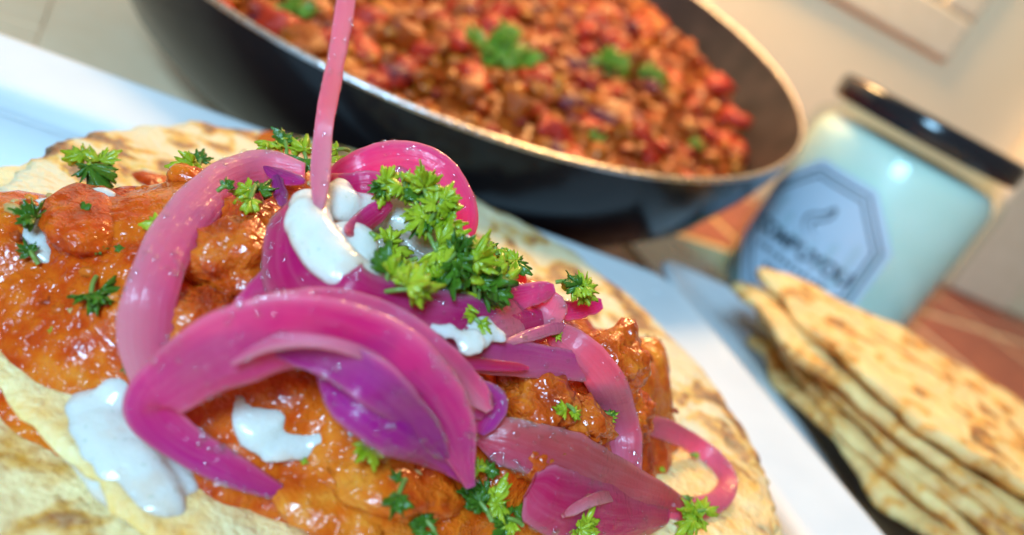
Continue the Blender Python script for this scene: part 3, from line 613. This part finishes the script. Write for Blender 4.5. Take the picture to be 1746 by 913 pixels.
fl = random.Random(3)
spots = [(120, 330, 'tiny parsley fleck on the upper left crest of the filling'), (215, 420, 'tiny parsley fleck just left of the pink arc'), (90, 560, 'tiny parsley fleck low on the far left slope of the filling'),
         (205, 620, 'tiny parsley fleck above the lower left cream dollop'), (350, 500, 'tiny parsley fleck in the shade inside the pink arc'), (520, 785, 'tiny parsley fleck below the cream patch in the hollow'),
         (640, 865, 'tiny parsley fleck near the bottom edge below the purple loop'), (900, 690, 'tiny parsley fleck on the left of the middle right chunk'), (940, 640, 'tiny parsley fleck tucked under the cut violet strip'),
         (1075, 765, 'tiny parsley fleck at the foot of the salmon strip'), (1130, 800, 'tiny parsley fleck on bare tortilla inside the thin ring')]
for k_, (x_, y_, l_) in enumerate(spots):
    sprig(x_, y_, .06, fl.uniform(.12, .2), 1, l_, seed=3000 + k_, stem=False, mat='parsley' if k_ % 3 else 'parsley_dark')

# ------------------------------------------------------------------ frying pan
PR = 12.5; PC = np.array([-5.77, 30.17, 4.5]); TA, TB = math.radians(11.9), math.radians(-1.2)
PX = np.array([math.cos(TB), 0, -math.sin(TB)]); PN = np.array([math.sin(TB) * math.cos(TA), -math.sin(TA), math.cos(TA) * math.cos(TB)]); PY = unit(np.cross(PN, PX)); PN = np.cross(PX, PY)
def pan(p):
    p = np.asarray(p, float); return PC + p[..., :1] * PX + p[..., 1:2] * PY + p[..., 2:3] * PN
DEP = 5.3; BR = 8.2
base_pt = pan(np.array([[0, -BR, -DEP]]))[0]
po = thing('frying_pan', (PC[0], PC[1] + 1, TZ), 'black frying pan with a bare metal rim, tilted towards the plate', 'frying pan')
v, f = lathe([(PR, 0), (PR - .05, -.5), (PR - .45, -1.7), (PR - 1.2, -3.2), (PR - 2.3, -4.4), (BR + .6, -5.05), (BR - .3, -DEP), (0.01, -DEP)], 128); mesh('outer_wall', pan(v), f, M['pan_out'], po)
v, f = lathe([(PR - .13, -.01), (PR - .28, -.5), (PR - .75, -1.7), (PR - 1.5, -3.1), (PR - 2.6, -4.2), (BR + .2, -4.8), (0.01, -4.9)], 128); mesh('inner_wall', pan(v), f, M['pan_in'], po)
v, f = lathe([(PR + .005, -.07), (PR + .025, .0), (PR + .01, .04), (PR - .07, .05), (PR - .13, .03), (PR - .15, -.02), (PR - .14, -.07)], 160); mesh('rim', pan(v), f, M['rim'], po)
tube('handle', [pan(np.array([[-11.2, 5.0, -1.6]]))[0], pan(np.array([[-14, 6.2, -1.0]]))[0], pan(np.array([[-19, 8.4, .6]]))[0], pan(np.array([[-27, 12.0, 1.8]]))[0]], .95, M['pan_out'], po, n=14, m=18)

# chilli in the pan
def food(x, y):
    r = math.hypot(x, y)
    h = -1.0 - .05 * max(0, x - 2) - .55 * max(0, (r - 8.5) / 3.5) ** 2 + .55 * nz((x, y), .35, 3) + .3 * nz((x, y), .9, 5) - .008 * max(0, x - 3) ** 2
    return max(h, -4.4)
def wallr(z):
    return np.interp(z, [-4.8, -4.2, -3.1, -1.7, -.5], [BR + .1, PR - 2.6, PR - 1.5, PR - .75, PR - .32])
ch = thing('bean_chilli', pan(np.array([[0, 0, -4.6]]))[0], 'chunky red bean and mince chilli filling the black frying pan', 'chilli')
V = []; NR, NT_ = 40, 110
for a in range(NT_):
    t = 2 * PI * a / NT_
    for b in range(NR):
        q = b / (NR - 1); r = q * 11.9
        x, y = r * math.cos(t), r * math.sin(t); z = food(x, y)
        rm = wallr(z) - .03
        if r > rm: x, y = rm * math.cos(t), rm * math.sin(t)
        V.append((x, y, z + .25 * nz((x, y), 2.0, 1)))
mesh('sauce', pan(np.array(V)), gridfaces(NT_, NR, cu=True), M['chili_sauce'], ch)
lm = [lumpmesh(40 + k, 1, (1.3, .95, .8), .75, 2, 1.3, .45) for k in range(8)]
def lump_me(nm, mat, k): v, f = lm[k]; return meshdata(nm, v, f, M[mat])
bm_ = []
v, f = lumpmesh(90, 1, (1, 1, 1), .04, 3, 1, .02)
vb = v.copy(); vb[:, 0] *= 1.25; vb[:, 1] *= .72; vb[:, 2] *= .62; vb[:, 1] += .28 * (v[:, 0] ** 2) - .1
bean_me = meshdata('bean', vb, f, M['bean'])
tom_me = [lump_me('pepper_piece', 'tomato', k) for k in range(3)]; min_me = [lump_me('mince_chunk', 'mince', k) for k in range(3, 8)]
def scatter(nm, data, cnt, smin, smax, emb):
    k = 0
    while k < cnt:
        r = 11.6 * math.sqrt(random.random()); t = random.uniform(0, 2 * PI); x, y = r * math.cos(t), r * math.sin(t); z = food(x, y)
        if r > wallr(z) - .5: continue
        s = random.uniform(smin, smax)
        o = link(nm, random.choice(data), ch, pan(np.array([[x, y, z + s * emb]]))[0])
        o.rotation_euler = (random.uniform(-.7, .7), random.uniform(-.7, .7), random.uniform(0, 6.28)); o.scale = (s, s, s); k += 1
random.seed(5)
scatter('pepper_piece', tom_me, 150, .30, .60, .35); scatter('bean', [bean_me], 60, .40, .55, .4); scatter('mince_chunk', min_me, 280, .26, .55, .35)
V = []; F = []; CC = []
pal = [(.50, .11, .006), (.38, .05, .005), (.56, .17, .02), (.36, .02, .005), (.54, .13, .009), (.44, .08, .006), (.50, .10, .008), (.24, .02, .005)]
k = 0
while k < 1500:
    r = 11.5 * math.sqrt(random.random()); t = random.uniform(0, 2 * PI); x, y = r * math.cos(t), r * math.sin(t); z = food(x, y)
    if r > wallr(z) - .2: continue
    vv, ff = lm[random.randrange(8)]; s = random.uniform(.10, .30); a = random.uniform(0, 6.28); R = np.array([[math.cos(a), -math.sin(a), 0], [math.sin(a), math.cos(a), 0], [0, 0, 1]])
    q = vv @ R.T * s + np.array([x, y, z + s * .3 + random.uniform(0, .25)]); F += [tuple(i + len(V) for i in g) for g in ff]; V += list(q); CC += [random.choice(pal)] * len(q); k += 1
tag(mesh('crumbs', pan(np.array(V)), F, M['crumbs'], ch, colors=np.array(CC)), kind='stuff')
# coriander on the chilli
def onfood(px, py):
    d = ray(px, py); t = 12.0
    while t < 60:
        p = CAM + d * t; q = p - PC; x, y, z = q @ PX, q @ PY, q @ PN
        if z <= food(x, y) + .45 and math.hypot(x, y) < 12.2: break
        t += .1
    return p
def herb(px, py, size, n, label, seed):
    random.seed(seed); c = onfood(px, py); o = thing('coriander_leaf', c, label, 'coriander', 'coriander scattered on the chilli')
    for k in range(n):
        b = c + np.array([random.uniform(-.5, .5), random.uniform(-.3, .3), random.uniform(0, .2)]) * size * .8; a = random.uniform(0, 6.28)
        dirv = unit(PX * math.cos(a) + PY * math.sin(a) + PN * random.uniform(.0, .5)); nrm = unit(PN + .5 * np.array([random.gauss(0, 1) for _ in range(3)]) + np.array([0, -.5, 0])); V = []; F = []
        for g in (-.9, 0, .9):
            sd = np.cross(nrm, dirv); dd = math.cos(g) * dirv + math.sin(g) * sd
            lv, lf = leaflet(b, dd, nrm, size * .55, size * .55, seed + k, teeth=3, ruf=.08); F += [tuple(x + len(V) for x in h) for h in lf]; V += lv
        ob = mesh('leaf', V, F, M['coriander'], o); sm = ob.modifiers.new('thickness', 'SOLIDIFY'); sm.thickness = .03 * CM
herb(850, 92, 1.6, 7, 'largest bright coriander leaf in the middle of the chilli', 31)
herb(1045, 115, 1.2, 5, 'coriander leaf right of the largest one on the chilli', 32)
herb(1120, 140, 1.0, 4, 'coriander leaf on the chilli nearest the bare inner pan wall', 33)
herb(1020, 237, .45, 2, 'small dark coriander bit on the chilli near the front rim', 34)
herb(500, 20, 1.1, 4, 'coriander leaf on the chilli left of the upright onion strand', 35)
herb(1180, 250, .6, 2, 'coriander fleck low on the right end of the chilli', 36)

# ------------------------------------------------------------------ folded flatbreads on the second plate
def flatbread(edge, z, th, seed, label, depth=9.0, droop=0.0):
    """edge: near-left boundary (x,y) polyline; the bread reaches away to the right from it"""
    E = spline(np.array(edge, float), 70); T = np.gradient(E, axis=0); V = []; nd = 26
    out = np.array([.90, .44])
    rowsT = []; rowsB = []; TC = []
    for k in range(70):
        s = k / 69; e = E[k] + out * (.32 * nz((s * 5, seed, 0)) + .09 * nz((s * 14, seed, 1)) + .02 * nz((s * 50, seed, 2)))
        reach = depth * (max(.02, 1 - (2 * s - 1) ** 2)) ** .5
        rt, rb, tcs = [], [], []
        for j in range(nd):
            q = (j / (nd - 1)) ** 1.6; p = e + out * reach * q
            h = z + .22 * nz((p[0] * .5, p[1] * .5, seed)) + .07 * nz((p[0] * 1.6, p[1] * 1.6, seed)) - droop * q + .22 * (1 - q) ** 3 * nz((s * 5, seed, 3)) + .03 * nz((p[0] * 4, p[1] * 4, seed))
            rnd = min(1, (q * reach / (th * .7)) + .0) ; hh = th * .5 * (max(.12, 1 - (1 - rnd) ** 2)) ** .5
            rt.append((p[0], p[1], h + hh)); rb.append((p[0], p[1], h - hh)); tcs.append(max(0, 1 - q * reach / .55) ** 1.2 * .6)
        rowsT.append(rt); rowsB.append(rb); TC += tcs + tcs[::-1]
    ring = [r + b[::-1] for r, b in zip(rowsT, rowsB)]; V = np.array(ring).reshape(-1, 3)
    F = gridfaces(70, nd * 2, cv=True); a = tuple(range(nd * 2)); b = tuple(range(69 * nd * 2, 70 * nd * 2)); F += [a, b[::-1]]
    return tag(mesh('flatbread', V, F, M['flatbread'], colors=np.repeat(np.array(TC)[:, None], 3, 1)), label, 'flatbread', 'folded flatbreads piled on the second plate')
def edge_px(pts, z): return [tuple(onz(x, y, z)[:2]) for x, y in pts]
flatbread(edge_px([(1275, 575), (1340, 660), (1425, 760), (1540, 880), (1650, 990)], -.65), -.68, .38, 1, 'bottom folded flatbread lying directly on the second plate')
flatbread(edge_px([(1290, 545), (1355, 630), (1440, 730), (1565, 850), (1740, 990)], -.2), -.24, .38, 2, 'second flatbread from the bottom of the pile')
flatbread(edge_px([(1270, 490), (1345, 590), (1420, 660), (1560, 800), (1800, 990)], .25), .18, .40, 3, 'middle flatbread of the pile with a pale thick edge')
flatbread(edge_px([(1250, 480), (1330, 570), (1440, 660), (1600, 790), (1860, 970)], .7), .64, .36, 4, 'second flatbread from the top, scorched along its edge')
flatbread(edge_px([(1290, 462), (1370, 540), (1480, 640), (1600, 740), (1850, 900)], 1.25), 1.18, .38, 5, 'topmost flatbread with brown spots on its broad face', depth=8.2)

# ------------------------------------------------------------------ jar
JB = onz(1350, 548, TZ); JR = 3.85; JH = 8.9
jar = thing('glass_jar', JB, 'lidded glass jar of pale cream with an octagonal blue white label', 'jar')
def jl(v): return np.asarray(v) + JB
v, f = lathe([(.01, .02), (JR - .5, .02), (JR - .12, .14), (JR, .5), (JR, JH - 1.6), (JR - .12, JH - 1.1), (JR - .5, JH - .8), (JR - .62, JH - .55), (JR - .62, JH), (JR - .9, JH), (JR - .9, JH - .75), (JR - .55, JH - 1.25), (JR - .32, JH - 1.7), (JR - .32, .7), (JR - .6, .45), (.01, .42)], 96)
mesh('glass', jl(v), f, M['glass'], jar)
v, f = lathe([(.01, .44), (JR - .6, .47), (JR - .335, .72), (JR - .335, JH - 1.72), (JR - .57, JH - 1.27), (JR - .8, JH - 1.1), (JR - 1.2, JH - 1.05), (.01, JH - 1.04)], 96); mesh('contents', jl(v), f, M['wax'], jar)
v, f = lathe([(.01, JH + .06), (JR - .95, JH + .06), (JR - .6, JH + .02), (JR - .58, JH - .45), (JR - .38, JH - .5), (JR - .30, JH - .42), (JR - .28, JH + .18), (JR - .4, JH + .34), (JR - .62, JH + .38), (JR - .75, JH + .31), (.01, JH + .3)], 96); mesh('lid', jl(v), f, M['lid'], jar)
LA = math.atan2(-JB[1], -JB[0]) - .33                                   # label faces a little left of the viewer
LZ = 3.7
def cyl(u, w, off=.012):
    a = LA + u / JR; return JB + np.array([(JR + off) * math.cos(a), (JR + off) * math.sin(a), LZ + w])
def octa(r, k): t = PI / 8 + k * PI / 4; return np.array([r * math.cos(t), r * math.sin(t)])
def strip_poly(name, outer, inner, off, mat, par):
    V = []; m = len(outer); N = 14
    for k in range(m):
        for q in range(N):
            t = q / N; V.append(cyl(*(outer[k] * (1 - t) + outer[(k + 1) % m] * t), off)); V.append(cyl(*(inner[k] * (1 - t) + inner[(k + 1) % m] * t), off))
    F = gridfaces(m * N, 2, cu=True); return mesh(name, V, F, mat, par)
V = []; N = 14; R8 = 2.95
rings = [0.02, .25, .5, .75, 1.0]
for rr in rings:
    for k in range(8):
        for q in range(N):
            t = q / N; V.append(cyl(*((octa(R8, k) * (1 - t) + octa(R8, (k + 1) % 8) * t) * rr), .01))
lab = mesh('label', V, gridfaces(len(rings), 8 * N, cv=True), M['paper'], jar)
for r0, r1 in ((2.68, 2.59), (2.40, 2.31)):
    strip_poly('border_line', [octa(r0, k) * (1 if k % 2 else .985) for k in range(8)], [octa(r1, k) * (1 if k % 2 else .985) for k in range(8)], .016, M['ink'], lab)
def text(s, size, w, bold=0.0):
    c = bpy.data.curves.new('lettering', 'FONT'); c.body = s; c.size = size; c.align_x = 'CENTER'; c.offset = bold
    o = bpy.data.objects.new('lettering', c); col.objects.link(o); dg = bpy.context.evaluated_depsgraph_get()
    me = bpy.data.meshes.new_from_object(o.evaluated_get(dg)); V = [cyl(q.co.x, w + q.co.y, .018) for q in me.vertices]; F = [tuple(p.vertices) for p in me.polygons]
    bpy.data.objects.remove(o); return mesh('lettering', V, F, M['ink'], lab, smooth=False)
text('COMBUYOU', .74, -.62, .03); 
# the two smaller lines are too blurred to read in the photograph: rows of short ink strokes
ir = random.Random(4)
for w_, half, hgt in ((-1.10, 1.5, .20), (-1.62, .75, .26)):
    V = []; F = []; x = -half
    while x < half:
        d_ = ir.uniform(.08, .2); h_ = hgt * ir.uniform(.7, 1)
        F.append((len(V), len(V) + 1, len(V) + 2, len(V) + 3)); V += [cyl(x, w_, .018), cyl(x + d_, w_, .018), cyl(x + d_, w_ + h_, .018), cyl(x, w_ + h_, .018)]; x += d_ + ir.uniform(.05, .12)
    tag(mesh('lettering', V, F, M['ink'], lab, smooth=False), kind='stuff')
# small flame-like emblem on the label
E1 = [(-.05, .25), (-.38, .45), (-.45, .8), (-.2, 1.05), (.05, 1.2), (.28, 1.55), (.3, 1.2), (.12, .95), (-.05, .8), (-.1, .6), (.1, .42), (.4, .35)]
V = [cyl(x, w, .018) for x, w in spline(np.array(E1), 30)]; V2 = [cyl(x + .10, w - .03, .018) for x, w in spline(np.array(E1), 30)]
mesh('emblem', [p for ab in zip(V, V2) for p in ab], gridfaces(30, 2), M['ink'], lab)
